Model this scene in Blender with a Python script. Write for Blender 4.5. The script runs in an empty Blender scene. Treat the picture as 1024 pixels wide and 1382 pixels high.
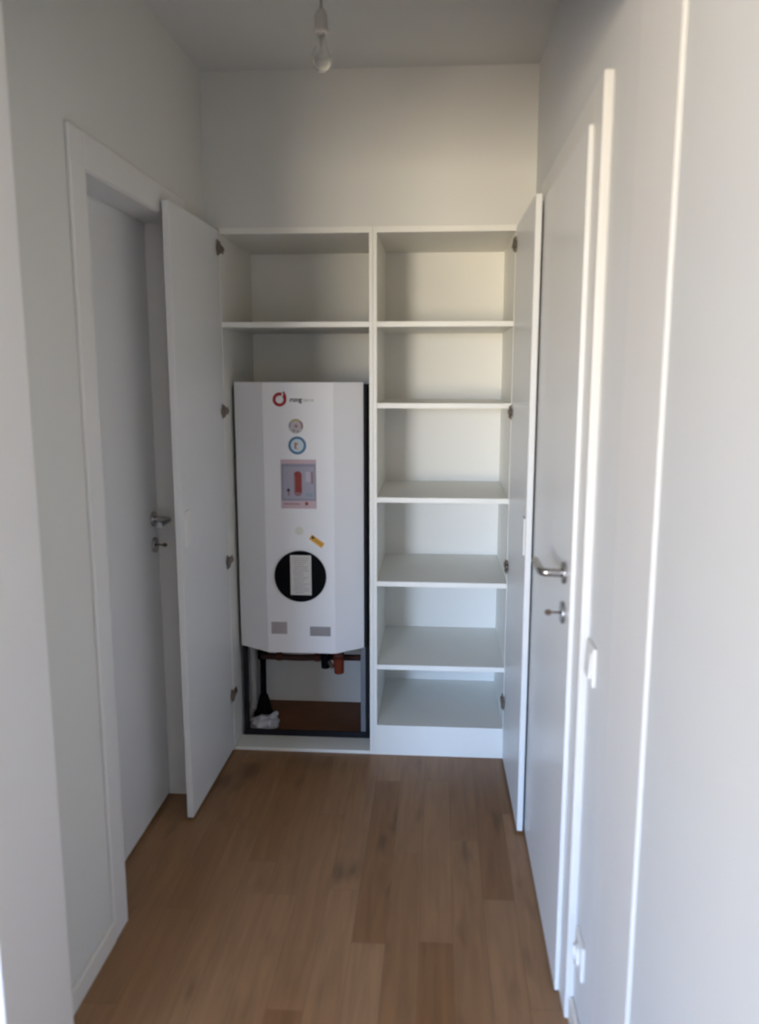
import bpy, bmesh, math, random
from mathutils import Vector, Matrix
random.seed(4)
S = 1.53
C = bpy.context.scene.collection
scn = bpy.context.scene

# ------------------------------------------------------------------ materials
def mat(name, col, rough=0.5, metal=0.0, bump=0.0, bscale=200.0, spec=0.5, coat=0.0, trans=0.0, vary=0.0):
    m = bpy.data.materials.new(name); m.use_nodes = True
    nt = m.node_tree; b = nt.nodes['Principled BSDF']
    b.inputs['Roughness'].default_value = rough
    b.inputs['Metallic'].default_value = metal
    b.inputs['Specular IOR Level'].default_value = spec
    b.inputs['Coat Weight'].default_value = coat
    b.inputs['Transmission Weight'].default_value = trans
    tc = nt.nodes.new('ShaderNodeTexCoord')
    n = nt.nodes.new('ShaderNodeTexNoise'); n.inputs['Scale'].default_value = 7.0
    n.inputs['Detail'].default_value = 4.0
    nt.links.new(tc.outputs['Object'], n.inputs['Vector'])
    mix = nt.nodes.new('ShaderNodeMix'); mix.data_type = 'RGBA'
    k = 1.0 - vary
    mix.inputs[6].default_value = (col[0]*k, col[1]*k, col[2]*k, 1)
    mix.inputs[7].default_value = (min(1,col[0]*(1+vary)), min(1,col[1]*(1+vary)), min(1,col[2]*(1+vary)), 1)
    nt.links.new(n.outputs['Fac'], mix.inputs[0])
    nt.links.new(mix.outputs[2], b.inputs['Base Color'])
    if bump:
        n2 = nt.nodes.new('ShaderNodeTexNoise'); n2.inputs['Scale'].default_value = bscale
        nt.links.new(tc.outputs['Object'], n2.inputs['Vector'])
        bp = nt.nodes.new('ShaderNodeBump'); bp.inputs['Strength'].default_value = bump
        bp.inputs['Distance'].default_value = 0.002
        nt.links.new(n2.outputs['Fac'], bp.inputs['Height'])
        nt.links.new(bp.outputs['Normal'], b.inputs['Normal'])
    return m

WALL = mat('wall_paint', (0.71, 0.705, 0.665), 0.85, bump=0.25, bscale=260, vary=0.012)
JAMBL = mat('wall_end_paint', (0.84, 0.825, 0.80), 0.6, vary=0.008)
ROOM = mat('room_paint', (0.70, 0.70, 0.685), 0.85, vary=0.02)
WALLR = mat('wall_paint_cool_light', (0.69, 0.695, 0.69), 0.85, bump=0.25, bscale=260, vary=0.012)  # same wall paint, with the cooler light on the right put into its colour
WALLN = mat('satin_wall_paint', (0.62, 0.635, 0.64), 0.7, vary=0.012)
CEIL = mat('ceiling_paint', (0.66, 0.665, 0.645), 0.9, bump=0.2, bscale=220, vary=0.01)
JAMB = mat('frame_lining_paint', (0.72, 0.715, 0.705), 0.55, vary=0.008)
DOORP = mat('door_lacquer', (0.76, 0.76, 0.75), 0.33, vary=0.006)
TRIMP = mat('trim_lacquer', (0.745, 0.735, 0.71), 0.45, vary=0.006)
BASEP = mat('baseboard_paint', (0.74, 0.71, 0.66), 0.5, vary=0.01)
MELA = mat('white_melamine', (0.82, 0.81, 0.755), 0.42, vary=0.006)
CDOOR = mat('cupboard_door_lacquer', (0.75, 0.755, 0.745), 0.36, vary=0.006)
HEAT = mat('enamelled_sheet', (0.82, 0.82, 0.835), 0.55, vary=0.006)
DARKM = mat('dark_grey_sheet', (0.016, 0.016, 0.020), 0.75, spec=0.15, vary=0.05)
POST = mat('grey_steel', (0.16, 0.17, 0.19), 0.5, vary=0.05)
BLACK = mat('black_plastic', (0.002, 0.002, 0.003), 0.75, spec=0.12)
STEEL = mat('satin_steel', (0.42, 0.41, 0.41), 0.22, metal=1.0, vary=0.03)
HINGE = mat('hinge_metal', (0.20, 0.16, 0.13), 0.45, metal=0.7, vary=0.1)
BRASS = mat('brass', (0.11, 0.08, 0.06), 0.45, metal=0.6, vary=0.05)
COPPER = mat('copper', (0.12, 0.035, 0.02), 0.6, metal=0.3, vary=0.15)
RUST = mat('brown_pipe_lagging', (0.07, 0.022, 0.016), 0.7, vary=0.3)
ORANGE = mat('orange_cap', (0.17, 0.028, 0.009), 0.7, spec=0.25, vary=0.05)
HOSE = mat('grey_hose', (0.35, 0.34, 0.33), 0.6, vary=0.1)
PVC = mat('white_plastic', (0.80, 0.79, 0.76), 0.5, vary=0.01)
WOODD = mat('dark_stained_board', (0.20, 0.072, 0.024), 0.7, vary=0.25)
FOIL = mat('pale_plastic_film', (0.62, 0.62, 0.66), 0.3, bump=0.4, bscale=60, vary=0.15)
PAPER = mat('label_paper', (0.62, 0.60, 0.56), 0.8, vary=0.02)
INK = mat('grey_ink', (0.33, 0.32, 0.32), 0.8)
DINK = mat('dark_ink', (0.05, 0.05, 0.055), 0.7)
LINK = mat('light_grey_ink', (0.36, 0.36, 0.36), 0.7)
RED = mat('red_enamel_ink', (0.35, 0.012, 0.02), 0.5)
BLUE = mat('blue_ink', (0.06, 0.17, 0.32), 0.5)
PALEB = mat('pale_blue_ink', (0.55, 0.66, 0.72), 0.6)
LILAC = mat('lilac_print', (0.36, 0.35, 0.43), 0.6, vary=0.06)
LILAC2 = mat('lilac_dark_print', (0.28, 0.28, 0.36), 0.6, vary=0.06)
PINK = mat('pink_print', (0.56, 0.42, 0.46), 0.6)
REDP = mat('red_print', (0.26, 0.035, 0.028), 0.6, vary=0.1)
YEL = mat('yellow_label', (0.72, 0.36, 0.035), 0.6)
OLIVE = mat('yellow_green_print', (0.42, 0.38, 0.16), 0.6)
MAUVE = mat('mauve_print', (0.30, 0.16, 0.19), 0.6)
SILV = mat('silver_label', (0.30, 0.285, 0.30), 0.5, vary=0.25)
SILV2 = mat('silver_label_pale', (0.42, 0.38, 0.38), 0.5, vary=0.2)
GLASS = mat('clear_glass', (0.95, 0.95, 0.95), 0.02, trans=1.0)
GLASS.node_tree.nodes['Principled BSDF'].inputs['IOR'].default_value = 1.2

def floor_mat():
    m = bpy.data.materials.new('oak_parquet'); m.use_nodes = True
    nt = m.node_tree; L = nt.links.new; N = nt.nodes.new; b = nt.nodes['Principled BSDF']
    tc = N('ShaderNodeTexCoord'); sep = N('ShaderNodeSeparateXYZ'); L(tc.outputs['Object'], sep.inputs[0])
    com = N('ShaderNodeCombineXYZ'); L(sep.outputs['Y'], com.inputs['X']); L(sep.outputs['X'], com.inputs['Y'])
    mp = N('ShaderNodeMapping'); mp.inputs['Location'].default_value = (0.31, 0.035, 0); L(com.outputs[0], mp.inputs[0])
    # every row of boards starts at its own place
    s1 = N('ShaderNodeSeparateXYZ'); L(mp.outputs[0], s1.inputs[0])
    dv = N('ShaderNodeMath'); dv.operation = 'DIVIDE'; dv.inputs[1].default_value = 0.092; L(s1.outputs['Y'], dv.inputs[0])
    fl = N('ShaderNodeMath'); fl.operation = 'FLOOR'; L(dv.outputs[0], fl.inputs[0])
    wn = N('ShaderNodeTexWhiteNoise'); wn.noise_dimensions = '1D'; L(fl.outputs[0], wn.inputs['W'])
    ma = N('ShaderNodeMath'); ma.operation = 'MULTIPLY_ADD'; ma.inputs[1].default_value = 5.3
    L(wn.outputs['Value'], ma.inputs[0]); L(s1.outputs['X'], ma.inputs[2])
    cb = N('ShaderNodeCombineXYZ'); L(ma.outputs[0], cb.inputs['X']); L(s1.outputs['Y'], cb.inputs['Y'])
    br = N('ShaderNodeTexBrick'); L(cb.outputs[0], br.inputs['Vector'])
    br.offset = 0.0; br.offset_frequency = 2; br.squash = 1.0
    br.inputs['Scale'].default_value = 1.0
    br.inputs['Brick Width'].default_value = 0.90; br.inputs['Row Height'].default_value = 0.092
    br.inputs['Mortar Size'].default_value = 0.0007; br.inputs['Mortar Smooth'].default_value = 0.3
    br.inputs['Bias'].default_value = 0.0
    br.inputs['Color1'].default_value = (0, 0, 0, 1); br.inputs['Color2'].default_value = (1, 1, 1, 1)
    br.inputs['Mortar'].default_value = (0.35, 0.35, 0.35, 1)
    ramp = N('ShaderNodeValToRGB'); e = ramp.color_ramp.elements
    e[0].position = 0.0; e[0].color = (0.225, 0.108, 0.042, 1)
    e[1].position = 1.0; e[1].color = (0.315, 0.174, 0.086, 1)
    x = ramp.color_ramp.elements.new(0.5); x.color = (0.265, 0.138, 0.062, 1)
    L(br.outputs['Color'], ramp.inputs[0])
    # grain, stretched along the boards, shifted per board
    add = N('ShaderNodeVectorMath'); add.operation = 'ADD'
    sc = N('ShaderNodeVectorMath'); sc.operation = 'SCALE'; sc.inputs['Scale'].default_value = 13.0
    L(br.outputs['Color'], sc.inputs[0]); L(mp.outputs[0], add.inputs[0]); L(sc.outputs[0], add.inputs[1])
    m2 = N('ShaderNodeMapping'); m2.inputs['Scale'].default_value = (2.2, 26, 1); L(add.outputs[0], m2.inputs[0])
    n1 = N('ShaderNodeTexNoise'); n1.inputs['Scale'].default_value = 1.6; n1.inputs['Detail'].default_value = 6
    n1.inputs['Distortion'].default_value = 0.6; L(m2.outputs[0], n1.inputs['Vector'])
    mr = N('ShaderNodeMapRange'); mr.inputs[1].default_value = 0.3; mr.inputs[2].default_value = 0.7
    mr.inputs[3].default_value = 0.84; mr.inputs[4].default_value = 1.13; L(n1.outputs['Fac'], mr.inputs[0])
    # scattered darker knots
    m3 = N('ShaderNodeMapping'); m3.inputs['Scale'].default_value = (1.6, 5.5, 1); L(add.outputs[0], m3.inputs[0])
    n2 = N('ShaderNodeTexNoise'); n2.inputs['Scale'].default_value = 2.3; n2.inputs['Detail'].default_value = 2
    L(m3.outputs[0], n2.inputs['Vector'])
    mk = N('ShaderNodeMapRange'); mk.inputs[1].default_value = 0.60; mk.inputs[2].default_value = 0.76
    mk.inputs[3].default_value = 1.0; mk.inputs[4].default_value = 0.62; L(n2.outputs['Fac'], mk.inputs[0])
    mul = N('ShaderNodeMath'); mul.operation = 'MULTIPLY'; L(mr.outputs[0], mul.inputs[0]); L(mk.outputs[0], mul.inputs[1])
    s2 = N('ShaderNodeVectorMath'); s2.operation = 'SCALE'; L(ramp.outputs[0], s2.inputs[0]); L(mul.outputs[0], s2.inputs['Scale'])
    gap = N('ShaderNodeMix'); gap.data_type = 'RGBA'; L(br.outputs['Fac'], gap.inputs[0]); L(s2.outputs[0], gap.inputs[6])
    gap.inputs[7].default_value = (0.17, 0.092, 0.046, 1)
    L(gap.outputs[2], b.inputs['Base Color'])
    b.inputs['Roughness'].default_value = 0.43
    b.inputs['Specular IOR Level'].default_value = 0.42
    bp = N('ShaderNodeBump'); bp.inputs['Strength'].default_value = 0.25; bp.inputs['Distance'].default_value = 0.0015
    L(n1.outputs['Fac'], bp.inputs['Height']); L(bp.outputs[0], b.inputs['Normal'])
    return m
FLOOR = floor_mat()

# ------------------------------------------------------------------ geometry helpers
def box(bm, x0, x1, y0, y1, z0, z1, bev=0.0, mi=0, seg=2):
    t = bmesh.new()
    bmesh.ops.create_cube(t, size=1.0)
    for v in t.verts:
        v.co = Vector(((x0+x1)/2 + v.co.x*(x1-x0), (y0+y1)/2 + v.co.y*(y1-y0), (z0+z1)/2 + v.co.z*(z1-z0)))
    if bev > 0:
        bev = min(bev, 0.45*min(abs(x1-x0), abs(y1-y0), abs(z1-z0)))
        bmesh.ops.bevel(t, geom=t.edges[:], offset=bev, segments=seg, profile=0.5, affect='EDGES')
    merge(bm, t, mi)
def merge(bm, t, mi=0, M=None):
    vm = {}
    for v in t.verts:
        vm[v] = bm.verts.new(M @ v.co if M else v.co)
    for f in t.faces:
        try: nf = bm.faces.new([vm[v] for v in f.verts])
        except ValueError: continue
        nf.material_index = mi; nf.smooth = f.smooth
    t.free()
def cyl(bm, p0, p1, r0, r1=None, n=24, mi=0, bev=0.0):
    p0 = Vector(p0); p1 = Vector(p1); r1 = r0 if r1 is None else r1
    t = bmesh.new()
    bmesh.ops.create_cone(t, cap_ends=True, segments=n, radius1=r0, radius2=r1, depth=(p1-p0).length)
    if bev:
        ed = [e for e in t.edges if any(len(f.verts) > 4 for f in e.link_faces)]
        bmesh.ops.bevel(t, geom=ed, offset=bev, segments=2, profile=0.5, affect='EDGES')
    for f in t.faces: f.smooth = len(f.verts) == 4 and True
    q = (p1-p0).to_track_quat('Z', 'Y').to_matrix().to_4x4()
    merge(bm, t, mi, Matrix.Translation((p0+p1)/2) @ q)
def tube(bm, pts, r, n=12, mi=0, closed=False):
    pts = [Vector(p) for p in pts]
    rs = r if isinstance(r, (list, tuple)) else [r]*len(pts)
    rings = []; prev = None
    for i, p in enumerate(pts):
        d = (pts[min(i+1, len(pts)-1)] - pts[max(i-1, 0)]).normalized()
        if prev is None:
            u = d.cross(Vector((0, 0, 1)))
            if u.length < 1e-3: u = d.cross(Vector((0, 1, 0)))
        else: u = prev - d*prev.dot(d)
        u.normalize(); w = d.cross(u); prev = u
        rings.append([bm.verts.new(p + (u*math.cos(a) + w*math.sin(a))*rs[i]) for a in [2*math.pi*k/n for k in range(n)]])
    for a, b in zip(rings, rings[1:]):
        for k in range(n):
            f = bm.faces.new((a[k], a[(k+1) % n], b[(k+1) % n], b[k])); f.smooth = True; f.material_index = mi
    for e, rv in ((rings[0], True), (rings[-1], False)):
        f = bm.faces.new(list(reversed(e)) if rv else e); f.material_index = mi
def smooth_path(pts, n=8):
    P = [Vector(p) for p in pts]; out = []
    for i in range(len(P)-1):
        p0 = P[max(i-1, 0)]; p1 = P[i]; p2 = P[i+1]; p3 = P[min(i+2, len(P)-1)]
        for k in range(n):
            t = k/n
            out.append(0.5*((2*p1) + (p2-p0)*t + (2*p0-5*p1+4*p2-p3)*t*t + (3*p1-p0-3*p2+p3)*t**3))
    out.append(P[-1]); return out
def lathe(bm, c, prof, n=32, mi=0):
    c = Vector(c); rings = []
    for r, z in prof:
        rings.append([bm.verts.new(c + Vector((r*math.cos(2*math.pi*k/n), r*math.sin(2*math.pi*k/n), z))) for k in range(n)])
    for a, b in zip(rings, rings[1:]):
        for k in range(n):
            f = bm.faces.new((a[k], a[(k+1) % n], b[(k+1) % n], b[k])); f.smooth = True; f.material_index = mi
    bm.faces.new(list(reversed(rings[0]))).material_index = mi
    bm.faces.new(rings[-1]).material_index = mi
def prism_z(bm, poly, z0, z1, mi=0, bev=0.0):
    t = bmesh.new()
    a = [t.verts.new((x, y, z0)) for x, y in poly]; b = [t.verts.new((x, y, z1)) for x, y in poly]
    t.faces.new(list(reversed(a))); t.faces.new(b)
    for i in range(len(poly)):
        j = (i+1) % len(poly); t.faces.new((a[i], a[j], b[j], b[i]))
    bmesh.ops.recalc_face_normals(t, faces=t.faces[:])
    if bev: bmesh.ops.bevel(t, geom=t.edges[:], offset=bev, segments=2, profile=0.5, affect='EDGES')
    merge(bm, t, mi)
def root_of(o):
    while o.parent: o = o.parent
    return o
def obj(name, bm, mats, parent=None, label=None):
    if not isinstance(mats, (list, tuple)): mats = [mats]
    if parent is not None:
        off = root_of(parent).location
        if root_of(parent).type == 'EMPTY':
            for v in bm.verts: v.co -= off
    me = bpy.data.meshes.new(name); bm.to_mesh(me); bm.free()
    for m in mats: me.materials.append(m)
    o = bpy.data.objects.new(name, me); C.objects.link(o)
    if parent is not None: o.parent = parent
    if label: o['label'] = label
    return o
def thing(name, label, cat, loc=(0, 0, 0), group=None):
    o = bpy.data.objects.new(name, None); C.objects.link(o); o.location = loc
    o.empty_display_size = 0.1
    o['label'] = label; o['category'] = cat
    if group: o['group'] = group
    return o
def struct(name, bm, mats, label, cat):
    o = obj(name, bm, mats); o['kind'] = 'structure'; o['label'] = label; o['category'] = cat; return o
def sthing(name, label, cat, loc):
    o = thing(name, label, cat, loc); o['kind'] = 'structure'; return o
B = bmesh.new

# ------------------------------------------------------------------ the setting
XL, XR, YB, ZC = -0.871, 0.340, 3.106, 2.602      # hall walls, back wall, ceiling
YF0, YF1 = 1.285, 1.545                            # thick partition the photographer looks through
JL = -0.790                                        # left jamb of that opening
RX0, RX1, RY0 = -3.3, 0.3452, -3.3                    # room behind the camera

bm = B(); box(bm, RX0-.2, RX1+.2, RY0-.2, 3.8, -0.12, 0.0)
struct('floor', bm, FLOOR, 'brown oak plank floor running through the hall to the cupboards', 'floor')
bm = B(); box(bm, RX0-.2, RX1+.2, RY0-.2, 3.8, ZC, ZC+.12)
struct('ceiling', bm, CEIL, 'plain off-white ceiling over the narrow hall', 'ceiling')

# left hall wall with the opening for door_1
DL0, DL1, DLZ = 2.035, 2.742, 2.022
bm = B()
box(bm, XL-.14, XL, YF1, DL0, 0, ZC)
box(bm, XL-.14, XL, DL0, DL1, DLZ, ZC)
box(bm, XL-.14, XL, DL1, YB, 0, ZC)
box(bm, XL-.20, XL-.14, DL0-.1, DL1+.1, 0, DLZ+.1)  # unseen backing slab, added to stop light leaking under door_1
struct('wall_left', bm, WALL, 'off-white left hall wall around the recessed door', 'wall')
# right hall wall with the opening for door_2
DR0, DR1, DRZ = 1.852, 2.665, 2.033
bm = B()
box(bm, XR, XR+.14, YF1, DR0, 0, ZC)
box(bm, XR, XR+.14, DR0, DR1, DRZ, ZC)
box(bm, XR, XR+.14, DR1, YB, 0, ZC)
box(bm, XR+.14, XR+.20, DR0-.1, DR1+.1, 0, DRZ+.1)  # added slab out of view, keeps outside light from leaking past door_2
struct('wall_right', bm, WALLR, 'off-white right hall wall with the light switch', 'wall')
# back wall: above and beside the built-in cupboards
CX0, CX1, CZ = -0.836, 0.287, 2.064
bm = B()
box(bm, XL-.14, XR+.14, YB, YB+.6, CZ, ZC)
box(bm, XL-.14, CX0, YB, YB+.6, 0, CZ)
box(bm, CX1, XR+.14, YB, YB+.6, 0, CZ)
box(bm, XL-.14, XR+.14, YB+.56, YB+.68, 0, ZC)
struct('wall_back', bm, WALL, 'off-white wall above the open cupboards', 'wall')
# partition with the opening (its lintel is above the picture)
LZ = 2.205
bm = B()
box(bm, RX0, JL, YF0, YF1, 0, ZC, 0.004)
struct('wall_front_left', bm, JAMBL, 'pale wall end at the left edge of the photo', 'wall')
bm = B()
box(bm, XR+.0008, XR+.20, YF0+.03, YF1, 0, ZC)
struct('wall_front_right', bm, WALL, 'short wall behind the frame lining right of the opening', 'wall')
bm = B(); box(bm, JL, XR, YF0, YF1, LZ, ZC)
struct('wall_front_top', bm, WALL, 'wall over the opening into the hall', 'wall')
# painted lining board on the right of the opening; its narrow front edge catches the window light
bm = B(); box(bm, XR-.0010, RX1+.004, YF0, YF1, 0.0, LZ, 0.0012)
struct('trim_1', bm, JAMB, 'flat lining board with a thin bright vertical edge near the right side', 'trim')
# room behind the photographer
WX0, WX1, WZ0, WZ1 = -2.95, -1.20, 0.42, 2.15
bm = B()
box(bm, RX0-.2, WX0, RY0-.2, RY0, 0, ZC); box(bm, WX1, RX1+.2, RY0-.2, RY0, 0, ZC)
box(bm, WX0, WX1, RY0-.2, RY0, 0, WZ0); box(bm, WX0, WX1, RY0-.2, RY0, WZ1, ZC)
struct('wall_rear', bm, ROOM, 'wall with the window behind the camera', 'wall')
bm = B(); box(bm, RX0-.2, RX0, RY0, YF1, 0, ZC)
struct('wall_room_left', bm, ROOM, 'left wall of the room behind the camera', 'wall')
bm = B(); box(bm, RX1, RX1+.2, RY0, YF0+.03, 0, ZC)
struct('wall_room_right', bm, WALLN, 'bright smooth wall filling the right edge of the photo', 'wall')
w = sthing('window_1', 'tall window behind the camera', 'window', (-2.075, RY0-.1, WZ0))
bm = B()
fr = 0.06
box(bm, WX0, WX0+fr, RY0-.13, RY0-.07, WZ0, WZ1, .004); box(bm, WX1-fr, WX1, RY0-.13, RY0-.07, WZ0, WZ1, .004)
box(bm, WX0, WX1, RY0-.13, RY0-.07, WZ0, WZ0+fr, .004); box(bm, WX0, WX1, RY0-.13, RY0-.07, WZ1-fr, WZ1, .004)
box(bm, -2.10, -2.05, RY0-.13, RY0-.07, WZ0, WZ1, .004)
obj('window_frame', bm, PVC, w)

# baseboards
def baseboard(name, x0, x1, y0, y1, label):
    b_ = B(); box(b_, x0, x1, y0, y1, 0.0, 0.062, 0.004); struct(name, b_, BASEP, label, 'baseboard')
baseboard('baseboard_left', XL, XL+.012, YF1, 1.949, 'low off-white baseboard left of the recessed door')
baseboard('baseboard_right', XR-.012, XR, YF1, 1.757, 'low off-white baseboard under the wall socket')

# ------------------------------------------------------------------ door_1 (left, recessed)
d1 = sthing('door_1', 'closed white flush door set back in the left wall', 'door', (XL, (DL0+DL1)/2, 0))
LX = -0.972
bm = B(); box(bm, LX-.035, LX, DL0+.004, DL1-.004, 0.008, DLZ-.003, 0.0015)
leaf1 = obj('door_leaf', bm, DOORP, d1)
bm = B()      # casing (architrave) and jamb lining as one frame
cw = 0.086; ct = XL+.010
def ring_frame(bm, x0, x1, y0, y1, z1, w_, bev):
    box(bm, x0, x1, y0-w_, y0, 0, z1+w_, bev)
    box(bm, x0, x1, y1, y1+w_, 0, z1+w_, bev)
    box(bm, x0, x1, y0, y1, z1, z1+w_, bev)
ring_frame(bm, XL, ct, DL0, DL1, DLZ, cw, 0.003)
obj('door_casing', bm, TRIMP, d1)
bm = B()
box(bm, XL-.14, XL+.004, DL0-.001, DL0+.003, 0, DLZ, 0); box(bm, XL-.14, XL+.004, DL1-.003, DL1+.001, 0, DLZ, 0)
box(bm, XL-.14, XL+.004, DL0, DL1, DLZ-.003, DLZ+.001, 0)
obj('door_lining', bm, TRIMP, d1)
def lever(bm, x, y, z, s, ydir, neck=0.05, ln=0.105, r=0.0095, hook=0.0):
    # s = +1 handle comes out toward +X, -1 toward -X
    pts = [(x, y, z), (x+s*neck*.6, y, z), (x+s*neck*.88, y+ydir*.004, z), (x+s*neck, y+ydir*.018, z), (x+s*neck, y+ydir*.05, z),
           (x+s*neck, y+ydir*ln*.85, z), (x+s*(neck-hook*.4), y+ydir*ln, z), (x+s*(neck-hook), y+ydir*(ln+.008), z)]
    tube(bm, smooth_path(pts, 6), r, 16)
def rosette(bm, x, y, z, s, r=0.0265, t=0.009):
    cyl(bm, (x, y, z), (x+s*t, y, z), r, n=32, bev=0.002)
hy = 2.690
bm = B(); rosette(bm, LX, hy, 1.040, 1); hr = obj('handle_rosette', bm, STEEL, leaf1)
bm = B(); lever(bm, LX+.005, hy, 1.040, 1, -1, 0.055, 0.10); obj('lever_handle', bm, STEEL, leaf1)
bm = B(); rosette(bm, LX, hy, 0.950, 1); obj('keyhole_rosette', bm, STEEL, leaf1)
def key(bm, x, y, z, s):
    cyl(bm, (x+s*.004, y, z), (x+s*.024, y, z), 0.0028, n=10)
    t = bmesh.new(); bmesh.ops.create_cone(t, cap_ends=True, segments=20, radius1=.0072, radius2=.0072, depth=.0025)
    M = Matrix.Translation((x+s*.033, y, z)) @ Matrix.Rotation(math.pi/2, 4, 'X') @ Matrix.Scale(1.2, 4, (1, 0, 0))
    merge(bm, t, 0, M)
bm = B(); key(bm, LX+.005, hy, 0.950, 1); obj('key', bm, BRASS, leaf1)

# ------------------------------------------------------------------ door_2 (right, rebated leaf)
d2 = sthing('door_2', 'closed white flush door with steel lever in the right wall', 'door', (XR, (DR0+DR1)/2, 0))
FX = 0.307
CF = 0.3195
bm = B()
box(bm, FX, CF-.0006, 1.840, 2.677, 0.008, 2.045, 0.0022)       # overlapping lip
box(bm, CF-.002, CF+.028, DR0+.003, DR1-.003, 0.008, DRZ-.003, 0.001)
leaf2 = obj('door_leaf', bm, DOORP, d2)
bm = B(); ring_frame(bm, CF, XR, DR0, DR1, DRZ, 0.092, 0.003); obj('door_casing', bm, TRIMP, d2)
bm = B()
box(bm, CF+.002, XR+.14, DR0-.002, DR0+.002, 0, DRZ); box(bm, CF+.002, XR+.14, DR1-.002, DR1+.002, 0, DRZ); box(bm, CF+.002, XR+.14, DR0, DR1, DRZ-.002, DRZ+.002)
box(bm, CF+.030, CF+.045, DR0, DR0+.02, 0, DRZ); box(bm, CF+.030, CF+.045, DR1-.02, DR1, 0, DRZ)
obj('door_lining', bm, TRIMP, d2)
ry = 1.915
bm = B(); rosette(bm, FX, ry, 1.064, -1); obj('handle_rosette', bm, STEEL, leaf2)
bm = B(); lever(bm, FX-.005, ry, 1.064, -1, 1, 0.052, 0.118, 0.0098, 0.0); obj('lever_handle', bm, STEEL, leaf2)
bm = B(); rosette(bm, FX, ry, 0.966, -1); obj('keyhole_rosette', bm, STEEL, leaf2)
bm = B(); key(bm, FX-.005, ry, 0.966, -1); obj('key', bm, BRASS, leaf2)

# ------------------------------------------------------------------ cupboards
YK = YB + .560            # outer back
YI = 3.626                # inner back face
PT = 0.015
def hinge_bm(xs, yh, z, s):
    """cup hinge joining door (inner face at xs, running to -Y) with the cabinet side at xs; s = +1 opens to +X side"""
    b_ = B()
    # wing plate on the door face, tapering arm onto the side panel
    t = bmesh.new()
    x0 = xs + s*.0008
    prof = [(yh-.032, .030), (yh-.024, .028), (yh-.004, .011), (yh+.034, .008)]
    lo = []; hi = []
    for (yy, h) in prof:
        th = .004 if yy < yh-.03 else .010
        q = [t.verts.new((x0, yy, z-h)), t.verts.new((x0, yy, z+h)), t.verts.new((x0+s*th, yy, z+h*.75)), t.verts.new((x0+s*th, yy, z-h*.75))]
        lo.append(q)
    for a, b in zip(lo, lo[1:]):
        for k in range(4):
            t.faces.new((a[k], a[(k+1) % 4], b[(k+1) % 4], b[k]))
    t.faces.new(lo[0]); t.faces.new(lo[-1][::-1])
    bmesh.ops.recalc_face_normals(t, faces=t.faces[:])
    merge(b_, t)
    cyl(b_, (x0, yh-.024, z), (x0+s*.006, yh-.024, z), .0165, n=24)
    box(b_, min(x0, x0+s*.004), max(x0, x0+s*.004), yh+.012, yh+.045, z-.014, z+.014, .001)
    return b_

def cup_door(parent, inner_hinge, outer_hinge, near_inner, near_outer, z0, z1, s):
    # slab in plan: four corners (x, y)
    b_ = B(); prism_z(b_, [inner_hinge, near_inner, near_outer, outer_hinge], z0, z1, 0, 0.0015)
    return obj('door', b_, CDOOR, parent)
HZ = (1.990, 1.390, 0.800, 0.247)

# --- left cupboard (heater bay)
lc = thing('utility_cupboard', 'left half of the white built-in cupboard, housing the water heater', 'cupboard', ((CX0-.246)/2, YB+.25, 0), None)
bm = B()
box(bm, CX0, CX0+PT+.001, YB, YK, 0.0, CZ, .001)
obj('side_panel', bm, MELA, lc)
DV = -0.2475
bm = B(); box(bm, DV-PT+.001, DV-.0002, YB, YK, 0.0, CZ-.022, .001); obj('side_panel', bm, MELA, lc)
bm = B(); box(bm, CX0, DV-.0003, YB, YK, CZ-.022, CZ, .001); obj('top_panel', bm, MELA, lc)
bm = B(); box(bm, CX0+PT+.001, DV-PT+.001, YI, YI+.008, 0.0, CZ-.022); obj('back_panel', bm, MELA, lc)
bm = B(); box(bm, CX0+PT+.001, DV-PT+.001, YB+.002, YI, 1.704, 1.724, .001); obj('shelf', bm, MELA, lc)
ld = cup_door(lc, (-.8215, YB-.002), (-.8405, YB-.002), (-.830, 2.560), (-.852, 2.560), 0.012, 2.056, 1)
for z in HZ: obj('hinge', hinge_bm(-.8205, YB-.004, z, 1), HINGE, ld)
bm = B(); box(bm, -.8305, -.8225, 2.590, 2.640, 0.965, 1.085, .002); obj('finger_pull', bm, PVC, ld)

# --- right cupboard (shelves)
rc = thing('shelf_cupboard', 'right half of the white built-in cupboard with empty shelves', 'cupboard', ((CX1-.246)/2, YB+.25, 0), None)
bm = B(); box(bm, DV+.0002, DV+PT, YB, YK, 0.0, CZ-.022, .001); obj('side_panel', bm, MELA, rc)
bm = B(); box(bm, CX1-PT, CX1, YB, YK, 0.0, CZ-.022, .001); obj('side_panel', bm, MELA, rc)
bm = B(); box(bm, DV+.0003, CX1, YB, YK, CZ-.022, CZ, .001); obj('top_panel', bm, MELA, rc)
bm = B(); box(bm, DV+PT, CX1-PT, YI, YI+.008, 0.0, CZ-.022); obj('back_panel', bm, MELA, rc)
for z in (1.714, 1.412, 1.050, 0.716, 0.373):
    bm = B(); box(bm, DV+PT, CX1-PT, YB+.002, YI, z-.010, z+.010, .001); obj('shelf', bm, MELA, rc)
bm = B(); box(bm, DV+PT, CX1-PT, YB, YI, 0.107, 0.127, .001); obj('bottom_panel', bm, MELA, rc)
bm = B(); box(bm, DV+PT, CX1-PT, YB+.001, YB+.017, 0.0, 0.107, .0005); obj('plinth', bm, MELA, rc)
rd = cup_door(rc, (.2735, YB-.002), (.2925, YB-.002), (.2805, 2.556), (.2995, 2.556), 0.012, 2.056, -1)
for z in HZ: obj('hinge', hinge_bm(.2725, YB-.004, z, -1), HINGE, rd)
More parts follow.
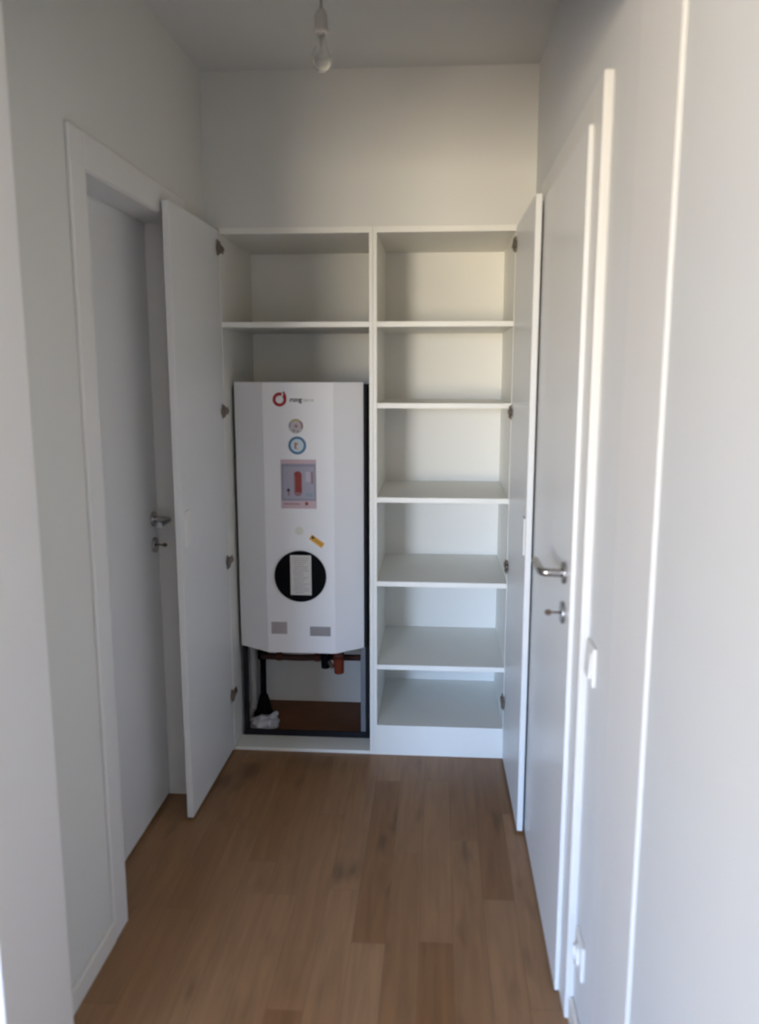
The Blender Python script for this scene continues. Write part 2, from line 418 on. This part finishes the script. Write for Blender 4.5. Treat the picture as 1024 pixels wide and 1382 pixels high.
bm = B(); box(bm, .2735, .2795, 2.560, 2.615, 0.960, 1.080, .002); obj('finger_pull', bm, PVC, rd)

bm = B(); box(bm, CX0+PT+.003, DV-PT-.001, YB+.119, YI-.001, 0.0, 0.004); obj('bottom_panel', bm, WOODD, lc, 'dark brown board under the water heater')
# pale sill board across the bottom of the heater bay
bm = B(); box(bm, CX0+PT+.002, DV-PT, YB, YB+.118, 0.0, 0.014, .002)
o = obj('sill_board', bm, MELA); o['label'] = 'flat pale sill board on the floor below the water heater'; o['category'] = 'sill board'

# ------------------------------------------------------------------ water heater on its frame
HX0, HX1 = -0.806, -0.293
HYs, HYc, HB = 3.205, 3.123, 3.58
HZ0, HZ1 = 0.418, 1.500
fx0, fx1 = -0.675, -0.402      # fold lines of the cover
wh = thing('water_heater', 'tall white faceted water heater with black round display in the left cupboard', 'water heater', ((HX0+HX1)/2, 3.35, 0))
bm = B(); box(bm, HX0+.004, HX1+.012, HYs+.004, HB, HZ0+.0005, HZ1-.012, .003); obj('housing', bm, DARKM, wh, 'dark grey metal housing behind the white cover')
bm = B(); prism_z(bm, [(HX0, HYs+.02), (HX0, HYs), (fx0, HYc), (fx1, HYc), (HX1, HYs), (HX1, HYs+.02)], HZ0, HZ1, 0, .0025)
cover = obj('front_cover', bm, HEAT, wh)
FY = HYc
px = 1.53*2.04/1116                       # one picture pixel at the cover, metres
def wx(x): return (-0.352 + (x-456)*0.00) if False else None
def P(x, y):
    """photo-measured position on the cover's flat middle, in metres"""
    return (X0 + (x-401)*px, Z0 - (y-600)*px)
X0, Z0 = -0.5430, 1.262
def disc(bm, cx, cz, r, y0, t, mi=0, n=48):
    cyl(bm, (cx, y0, cz), (cx, y0-t, cz), r, n=n, mi=mi)
def ringp(bm, cx, cz, ri, ro, y0, t, mi=0, n=48, a0=0, a1=2*math.pi):
    full = abs(a1-a0-2*math.pi) < 1e-6
    m_ = n if full else n+1
    R = []
    for k in range(m_):
        a = a0 + (a1-a0)*k/n
        c, s = math.cos(a), math.sin(a)
        R.append([bm.verts.new((cx+r*c, yy, cz+r*s)) for r, yy in ((ri, y0), (ro, y0), (ro, y0-t), (ri, y0-t))])
    for k in range(n):
        a = R[k]; b = R[(k+1) % m_]
        for j in range(4):
            f = bm.faces.new((a[j], b[j], b[(j+1) % 4], a[(j+1) % 4])); f.material_index = mi
    if not full:
        bm.faces.new(R[0]).material_index = mi; bm.faces.new(R[-1][::-1]).material_index = mi
def plate(bm, x0, x1, z0, z1, y0, t, mi=0): box(bm, min(x0, x1), max(x0, x1), y0-t, y0, min(z0, z1), max(z0, z1), 0, mi)
def text_bm(s, size, cx, cz, y0, align='LEFT', t=0.0006, bold=False):
    cu = bpy.data.curves.new('t', 'FONT'); cu.body = s; cu.size = size; cu.align_x = align; cu.extrude = t/2; cu.resolution_u = 3
    if bold: cu.offset = size*.035
    to = bpy.data.objects.new('t', cu); C.objects.link(to)
    dg = bpy.context.evaluated_depsgraph_get(); me = bpy.data.meshes.new_from_object(to.evaluated_get(dg))
    b_ = B(); b_.from_mesh(me)
    for v in b_.verts:
        x, y, z = v.co; v.co = Vector((cx+x, y0-t/2-z, cz+y))
    bpy.data.objects.remove(to); bpy.data.curves.remove(cu); bpy.data.meshes.remove(me)
    return b_

# emblem: open red ring with a short stem at its upper right
x, z = P(377.5, 538.5)
bm = B(); ringp(bm, x, z, 5.4*px, 9.6*px, FY, .0012, a0=math.radians(66), a1=math.radians(66+342))
tube(bm, smooth_path([(x+7.6*px, FY-.0006, z+.5*px), (x+7.8*px, FY-.0006, z+5*px), (x+5.6*px, FY-.0006, z+10.5*px)], 5), [2.0*px*(1-.045*i) for i in range(11)], 8)
for v in bm.verts: v.co.y = max(FY-.0014, min(FY, v.co.y))
obj('emblem', bm, RED, cover, 'red ring emblem on the heater')
x, z = P(391.5, 541.5); b1 = text_bm('rong', 9.0*px, x, z, FY, bold=True)
obj('lettering', b1, DINK, cover, 'small dark lettering beside the emblem')
x, z = P(410, 541.5); b1 = text_bm('term', 7.6*px, x, z, FY)
obj('lettering', b1, LINK, cover, 'faint grey lettering beside the emblem')

# small multicoloured round sticker
x, z = P(399.5, 575)
bm = B(); disc(bm, x, z, 10.2*px, FY, .0004, 0)
ringp(bm, x, z, 7.4*px, 10*px, FY-.0004, .0002, 2, a0=math.radians(50), a1=math.radians(135))
ringp(bm, x, z, 7.4*px, 10*px, FY-.0004, .0002, 3, a0=math.radians(-20), a1=math.radians(46))
ringp(bm, x, z, 7.4*px, 10*px, FY-.0004, .0002, 4, a0=math.radians(138), a1=math.radians(190))
disc(bm, x+.3*px, z+.2*px, 2.2*px, FY-.0004, .0002, 3, 20)
disc(bm, x-3*px, z-6*px, 2.2*px, FY-.0004, .0002, 1, 20)
disc(bm, x+2.5*px, z-7*px, 1.6*px, FY-.0004, .0002, 4, 20)
obj('round_sticker', bm, [mat('sticker_base', (.50, .45, .46), .6), INK, OLIVE, MAUVE, LILAC2], cover, 'small round multicoloured sticker')
# blue ring sticker
x, z = P(401, 601.5)
bm = B(); disc(bm, x, z, 12.6*px, FY, .0004, 0)
ringp(bm, x, z, 9.0*px, 12.5*px, FY-.0004, .0003, 1)
plate(bm, x-4*px, x-1.2*px, z-5*px, z+4*px, FY-.0004, .0002, 2)
plate(bm, x-1.2*px, x+1.5*px, z+.8*px, z+3.6*px, FY-.0004, .0002, 3)
plate(bm, x-1.2*px, x+1.2*px, z-5.6*px, z-3.6*px, FY-.0004, .0002, 4)
obj('round_sticker', bm, [PALEB, BLUE, mat('coral_print', (.42, .16, .14), .6), OLIVE, PINK], cover, 'round sticker with a blue ring')
# printed sheet with a red tank picture
bm = B()
x0, z1 = P(377, 621); x1, z0 = P(427, 690)
plate(bm, x0, x1, z0, z1, FY, .0004, 0)
a, d_ = P(378, 627); b_, c_ = P(426, 679)
plate(bm, a, b_, c_, d_, FY-.0004, .0002, 1)
a, d_ = P(380.5, 631); b_, c_ = P(424, 676)
plate(bm, a, b_, c_, d_, FY-.0006, .0001, 2)
x, z = P(401, 655)
plate(bm, x-5.6*px, x+5.6*px, z-12*px, z+12*px, FY-.0007, .0002, 3)
disc(bm, x, z+12*px, 5.6*px, FY-.0006, .0002, 3, 24); disc(bm, x, z-12*px, 5.6*px, FY-.0006, .0002, 4, 24); plate(bm, x-5.6*px, x-3.6*px, z-12*px, z+12*px, FY-.0009, .0001, 4)
x, z = P(387.5, 664); disc(bm, x, z, 2.3*px, FY-.0007, .0002, 6, 20)
x, z = P(387.8, 668); plate(bm, x-1.2*px, x+1.2*px, z-4*px, z+2*px, FY-.0007, .0002, 4)
x, z = P(416, 645); plate(bm, x-4*px, x+2.5*px, z-7*px, z+7*px, FY-.0007, .0002, 7)
x, z = P(421.5, 647); plate(bm, x-1.6*px, x+1.0*px, z-8*px, z+9*px, FY-.0007, .0002, 8)
x, z = P(418, 670); plate(bm, x-6*px, x+4*px, z-3*px, z+2*px, FY-.0007, .0002, 9)
x, z = P(413, 683); disc(bm, x, z, 2.5*px, FY-.0004, .0002, 3, 20)
x, z = P(392, 683.5); plate(bm, x-11*px, x+12*px, z-.8*px, z+.8*px, FY-.0004, .0002, 8)
obj('printed_sheet', bm, [PINK, LILAC2, LILAC, REDP, MAUVE, DINK, DINK, mat('pale_lilac', (.50, .46, .53), .6), MAUVE, mat('slate_blue', (.26, .33, .42), .6)], cover, 'lilac printed sheet showing a red cylinder')
# pale round dot, yellow slanted label
x, z = P(402, 722); bm = B(); disc(bm, x, z, 6*px, FY, .0003, 0, 32)
obj('pale_sticker', bm, mat('cream_sticker', (.70, .70, .62), .6), cover)
x, z = P(426.5, 736.5); bm = B()
t = bmesh.new(); bmesh.ops.create_cube(t, size=1.0)
M = Matrix.Translation((x, FY-.0003, z)) @ Matrix.Rotation(math.radians(36), 4, 'Y') @ Matrix.Diagonal((22*px, .0006, 8*px, 1)); merge(bm, t, 0, M)
t = bmesh.new(); bmesh.ops.create_cube(t, size=1.0)
M = Matrix.Translation((x, FY-.0007, z)) @ Matrix.Rotation(math.radians(36), 4, 'Y') @ Matrix.Translation((-7.5*px, 0, 1*px)) @ Matrix.Diagonal((4.5*px, .0002, 3.6*px, 1)); merge(bm, t, 1, M)
t = bmesh.new(); bmesh.ops.create_cube(t, size=1.0)
M = Matrix.Translation((x, FY-.0007, z)) @ Matrix.Rotation(math.radians(36), 4, 'Y') @ Matrix.Translation((2.5*px, 0, 0)) @ Matrix.Diagonal((13*px, .0002, 1.6*px, 1)); merge(bm, t, 2, M)
obj('warning_label', bm, [YEL, DINK, mat('ochre_print', (.42, .22, .03), .6)], cover, 'slanted orange-yellow label')
# round black display with white instruction slip
x, z = P(402.5, 787.5); bm = B(); disc(bm, x, z, 37*px, FY, .006, 0, 72); ringp(bm, x, z, 34.5*px, 37*px, FY-.006, .0015, 0, 72)
dial = obj('display_disc', bm, BLACK, cover, 'round black display disc')
bm = B(); x0, z1 = P(388.5, 756.5); x1, z0 = P(418.5, 814.5)
plate(bm, x0, x1, z0, z1, FY-.0062, .0006, 0)
for i in range(17):
    zz = z1 - (4+3.15*i)*px
    a = x0 + (3+random.random()*3)*px; b_ = x1 - (3+random.random()*9)*px
    plate(bm, a, b_, zz-.45*px, zz+.45*px, FY-.0068, .0001, 1)
obj('instruction_slip', bm, [PAPER, INK], dial, 'white printed instruction slip')
# rating plates at the foot of the cover
for (xa, ya, xb, yb, m_) in ((359, 855.5, 382, 873.5, SILV2), (415, 861.5, 445, 875.5, SILV)):
    bm = B(); x0, z1 = P(xa, ya); x1, z0 = P(xb, yb)
    plate(bm, x0, x1, z0, z1, FY, .0005, 0)
    for i in range(4): 
        zz = z1 - (z1-z0)*(i+.8)/4.8; plate(bm, x0+2*px, x1-(2+random.random()*5)*px, zz-.5*px, zz+.5*px, FY-.0005, .0001, 1)
    obj('rating_plate', bm, [m_, INK], cover, 'grey printed rating plate')

# frame the heater stands in
fm = thing('mounting_frame', 'dark metal floor frame carrying the water heater', 'frame', ((HX0+HX1)/2, 3.35, 0))
FZ = HZ0-.001
for (xa, xb, ya, yb, m_) in ((HX0-.003, HX0+.014, 3.232, 3.262, DARKM), (HX1-.018, HX1+.003, 3.235, 3.262, POST), (HX0+.002, HX0+.020, 3.545, 3.575, DARKM), (HX1-.002, HX1+.014, 3.545, 3.575, DARKM)):
    bm = B(); box(bm, xa, xb, ya, yb, 0.0042, FZ, .0015); obj('leg', bm, m_, fm)
bm = B(); box(bm, HX1+.004, HX1+.016, 3.236, 3.575, 0.0042, FZ); obj('side_plate', bm, DARKM, fm)
bm = B(); box(bm, HX0-.003, HX1+.016, 3.226, 3.236, 0.0042, 0.037, .001); obj('bottom_rail', bm, DARKM, fm)
bm = B(); box(bm, HX0+.02, HX1, 3.556, 3.574, 0.380, 0.4165, .001); obj('top_rail', bm, DARKM, fm)

# pipework under the heater
pg = 'pipework under the water heater'
pp = thing('supply_pipe', 'brown lagged pipe running crosswise under the water heater', 'pipe', (-.55, 3.42, .28))
bm = B(); tube(bm, smooth_path([(-.772, 3.42, .296), (-.60, 3.415, .293), (-.50, 3.42, .296), (-.33, 3.42, .298)], 8), .014, 14); obj('lagging', bm, RUST, pp)
for xx in (-.69, -.52, -.43):
    bm = B(); cyl(bm, (xx-.011, 3.418, .295), (xx+.011, 3.418, .295), .019, n=6); obj('nut', bm, COPPER, pp)
vv = thing('valve', 'black valve hanging under the water heater, left of the orange cap', 'valve', (-.468, 3.30, .30))
bm = B(); cyl(bm, (-.468, 3.30, .415), (-.468, 3.30, .345), .014, n=18); cyl(bm, (-.468, 3.30, .360), (-.468, 3.30, .292), .021, .018, n=20, bev=.003); obj('body', bm, BLACK, vv)
bm = B(); cyl(bm, (-.455, 3.295, .325), (-.432, 3.285, .298), .009, n=16, bev=.002); obj('outlet', bm, BRASS, vv)
cc = thing('drain_fitting', 'orange-red capped fitting hanging under the right of the water heater', 'fitting', (-.392, 3.26, .33))
bm = B(); cyl(bm, (-.407, 3.26, .415), (-.407, 3.26, .345), .018, n=20); obj('copper_stub', bm, COPPER, cc)
bm = B(); cyl(bm, (-.407, 3.26, .352), (-.404, 3.258, .285), .023, .020, n=24, bev=.004); obj('cap', bm, ORANGE, cc)
bm = B(); cyl(bm, (-.407, 3.26, .360), (-.407, 3.26, .375), .026, n=6); obj('nut', bm, COPPER, cc)
tp = thing('drain_pipe', 'black vertical waste pipe at the left under the water heater', 'pipe', (-.775, 3.47, 0))
bm = B(); tube(bm, smooth_path([(-.775, 3.47, .41), (-.775, 3.47, .34), (-.776, 3.47, .20), (-.778, 3.47, .10), (-.780, 3.47, .04)], 8), .013, 14); obj('pipe', bm, BLACK, tp)
bm = B(); cyl(bm, (-.775, 3.47, .335), (-.775, 3.47, .265), .024, n=24, bev=.003); obj('collar', bm, BLACK, tp)
bm = B(); lathe(bm, (-.772, 3.455, 0), [(.045, 0.0042), (.045, .012), (.034, .03), (.026, .07), (.018, .10)], 24); obj('floor_trap', bm, BLACK, tp)
bm = B(); pts = [(-.785, 3.31, .41), (-.785, 3.31, .33), (-.786, 3.31, .22), (-.787, 3.315, .14), (-.793, 3.32, .095)]
sp = smooth_path(pts, 14); tube(bm, sp, [.0145 + (.0015 if i % 2 else 0) for i in range(len(sp))], 14)
o = obj('flexible_hose', bm, HOSE); o['label'] = 'pale grey ribbed hose beside the black waste pipe'; o['category'] = 'hose'

# crumpled plastic bag on the cupboard floor
bm = B(); bmesh.ops.create_icosphere(bm, subdivisions=5, radius=1.0)
from mathutils import noise
for v in bm.verts:
    n = v.co.normalized()
    k = 1 + .22*noise.noise(n*2.1) + .16*abs(noise.noise(n*4.7)) - .10*abs(noise.noise(n*9.0)) + .03*noise.noise(n*21)
    q = Vector((n.x*.060, n.y*.050, n.z*.034))*k
    if q.z < -.016: q.z = -.016 + (q.z+.016)*.05
    v.co = q
for f in bm.faces: f.smooth = True
zm = min(v.co.z for v in bm.verts)
for v in bm.verts: v.co += Vector((-.742, 3.325, -zm+.0045))
# gathered neck
tube(bm, smooth_path([(-.715, 3.33, .040), (-.700, 3.345, .055), (-.690, 3.355, .060)], 6), [.018 - .0011*i + .003*(i % 2) for i in range(13)], 10)
o = obj('plastic_bag', bm, FOIL); o['label'] = 'crumpled pale plastic bag on the floor under the water heater'; o['category'] = 'plastic bag'

# ------------------------------------------------------------------ switch and socket on the right wall
sw = thing('light_switch', 'white rocker light switch on the right wall beside the door frame', 'light switch', (XR, 1.712, .915))
bm = B(); box(bm, XR-.009, XR, 1.672, 1.752, .872, .958, .003); obj('plate', bm, PVC, sw)
bm = B(); t = bmesh.new()
q = [(XR-.0085, .888), (XR-.0085, .944), (XR-.011, .944), (XR-.015, .888)]
a = [t.verts.new((x_, 1.686, z_)) for x_, z_ in q]; b_ = [t.verts.new((x_, 1.738, z_)) for x_, z_ in q]
t.faces.new(a); t.faces.new(b_[::-1])
for i in range(4): t.faces.new((a[i], b_[i], b_[(i+1) % 4], a[(i+1) % 4]))
bmesh.ops.recalc_face_normals(t, faces=t.faces[:]); merge(bm, t); obj('rocker', bm, PVC, sw)
so = thing('wall_socket', 'white power socket low on the right wall under the switch', 'socket', (XR, 1.69, .225))
bm = B(); box(bm, XR-.009, XR, 1.650, 1.730, .186, .270, .003); obj('plate', bm, PVC, so)
bm = B(); ringp(bm, 0, 0, .019, .024, 0, .008, n=32)
for v in bm.verts: v.co = Vector((XR-.0085 + v.co.y*1.0, 1.690 + v.co.x, .228 + v.co.z))
obj('socket_collar', bm, PVC, so)
bm = B(); cyl(bm, (XR-.0085, 1.690, .228), (XR-.0105, 1.690, .228), .019, n=32)
for dy in (-.0095, .0095): cyl(bm, (XR-.0104, 1.690+dy, .228), (XR-.0110, 1.690+dy, .228), .0026, n=12, mi=1)
obj('socket_face', bm, [PVC, DINK], so)

# ------------------------------------------------------------------ bare bulb pendant
LXp, LYp = -.318, 2.30
lp = thing('pendant_lamp', 'bare clear bulb in a white socket hanging from the hall ceiling', 'lamp', (LXp, LYp, ZC))
bm = B(); cyl(bm, (LXp, LYp, ZC), (LXp, LYp, ZC-.018), .035, .028, n=32, bev=.003); obj('ceiling_cap', bm, PVC, lp)
bm = B(); tube(bm, [(LXp, LYp, ZC-.01), (LXp, LYp, 2.50), (LXp, LYp, 2.466)], .0032, 10); obj('cord', bm, mat('cord_grey', (.30, .29, .28), .6), lp)
bm = B(); lathe(bm, (LXp, LYp, 2.408), [(.0185, 0.0), (.0195, .004), (.0195, .010), (.0165, .012), (.0165, .044), (.012, .056), (.005, .064)], 28); obj('socket', bm, mat('socket_plastic', (.58, .56, .53), .5), lp)
bm = B()
lathe(bm, (LXp, LYp, 2.408), [(.012, 0.001), (.0125, -.010), (.014, -.020), (.021, -.036), (.0265, -.052), (.027, -.062), (.024, -.075), (.016, -.085), (.006, -.089)], 28)
bulb = obj('bulb', bm, GLASS, lp)
bm = B(); lathe(bm, (LXp, LYp, 2.408), [(.011, -.001), (.006, -.012), (.0025, -.024), (.0015, -.040)], 14); obj('filament_stem', bm, HOSE, bulb)

# ------------------------------------------------------------------ daylight
wd = bpy.data.worlds.new('World'); scn.world = wd; wd.use_nodes = True
nt = wd.node_tree; L = nt.links.new; bg = nt.nodes['Background']
tc = nt.nodes.new('ShaderNodeTexCoord'); sp_ = nt.nodes.new('ShaderNodeSeparateXYZ'); L(tc.outputs['Generated'], sp_.inputs[0])
rp = nt.nodes.new('ShaderNodeValToRGB'); mr = nt.nodes.new('ShaderNodeMapRange')
mr.inputs[1].default_value = -0.5; mr.inputs[2].default_value = 0.5
L(sp_.outputs['Z'], mr.inputs[0]); L(mr.outputs[0], rp.inputs[0])
el = rp.color_ramp.elements
el[0].position = 0.30; el[0].color = (0.55, 0.46, 0.34, 1)
el[1].position = 1.0; el[1].color = (0.38, 0.58, 1.0, 1)
for p_, c_ in ((0.45, (1.0, 0.88, 0.68, 1)), (0.50, (1.0, 0.93, 0.81, 1)), (0.55, (0.80, 0.92, 1.14, 1)), (0.62, (0.48, 0.72, 1.14, 1)), (0.75, (0.42, 0.64, 1.08, 1))):
    e_ = el.new(p_); e_.color = c_
L(rp.outputs[0], bg.inputs['Color']); bg.inputs['Strength'].default_value = 39.0
pl = bpy.data.lights.new('window_portal', 'AREA'); pl.shape = 'RECTANGLE'; pl.size = WX1-WX0; pl.size_y = WZ1-WZ0
pl.cycles.is_portal = True
po = bpy.data.objects.new('window_portal', pl); C.objects.link(po)
po.location = ((WX0+WX1)/2, RY0-.15, (WZ0+WZ1)/2); po.rotation_euler = (math.radians(90), 0, 0)   # faces +Y into the room

# ------------------------------------------------------------------ camera
cam = bpy.data.cameras.new('Camera'); co = bpy.data.objects.new('Camera', cam); C.objects.link(co)
cam.sensor_fit = 'HORIZONTAL'; cam.sensor_width = 36.0; cam.lens = 1100/1024*36
co.location = (0, 0, S)
co.rotation_euler = (math.radians(90-9.6), 0, math.radians(4.1))
cam.clip_start = 0.02
cam.dof.use_dof = True; cam.dof.focus_distance = 30.0; cam.dof.aperture_fstop = 38.67/2/4.3
scn.camera = co
scn.view_settings.view_transform = 'Standard'; scn.view_settings.look = 'None'
scn.view_settings.gamma = 1.0; scn.view_settings.use_curve_mapping = False
scn.view_settings.exposure = 0.27
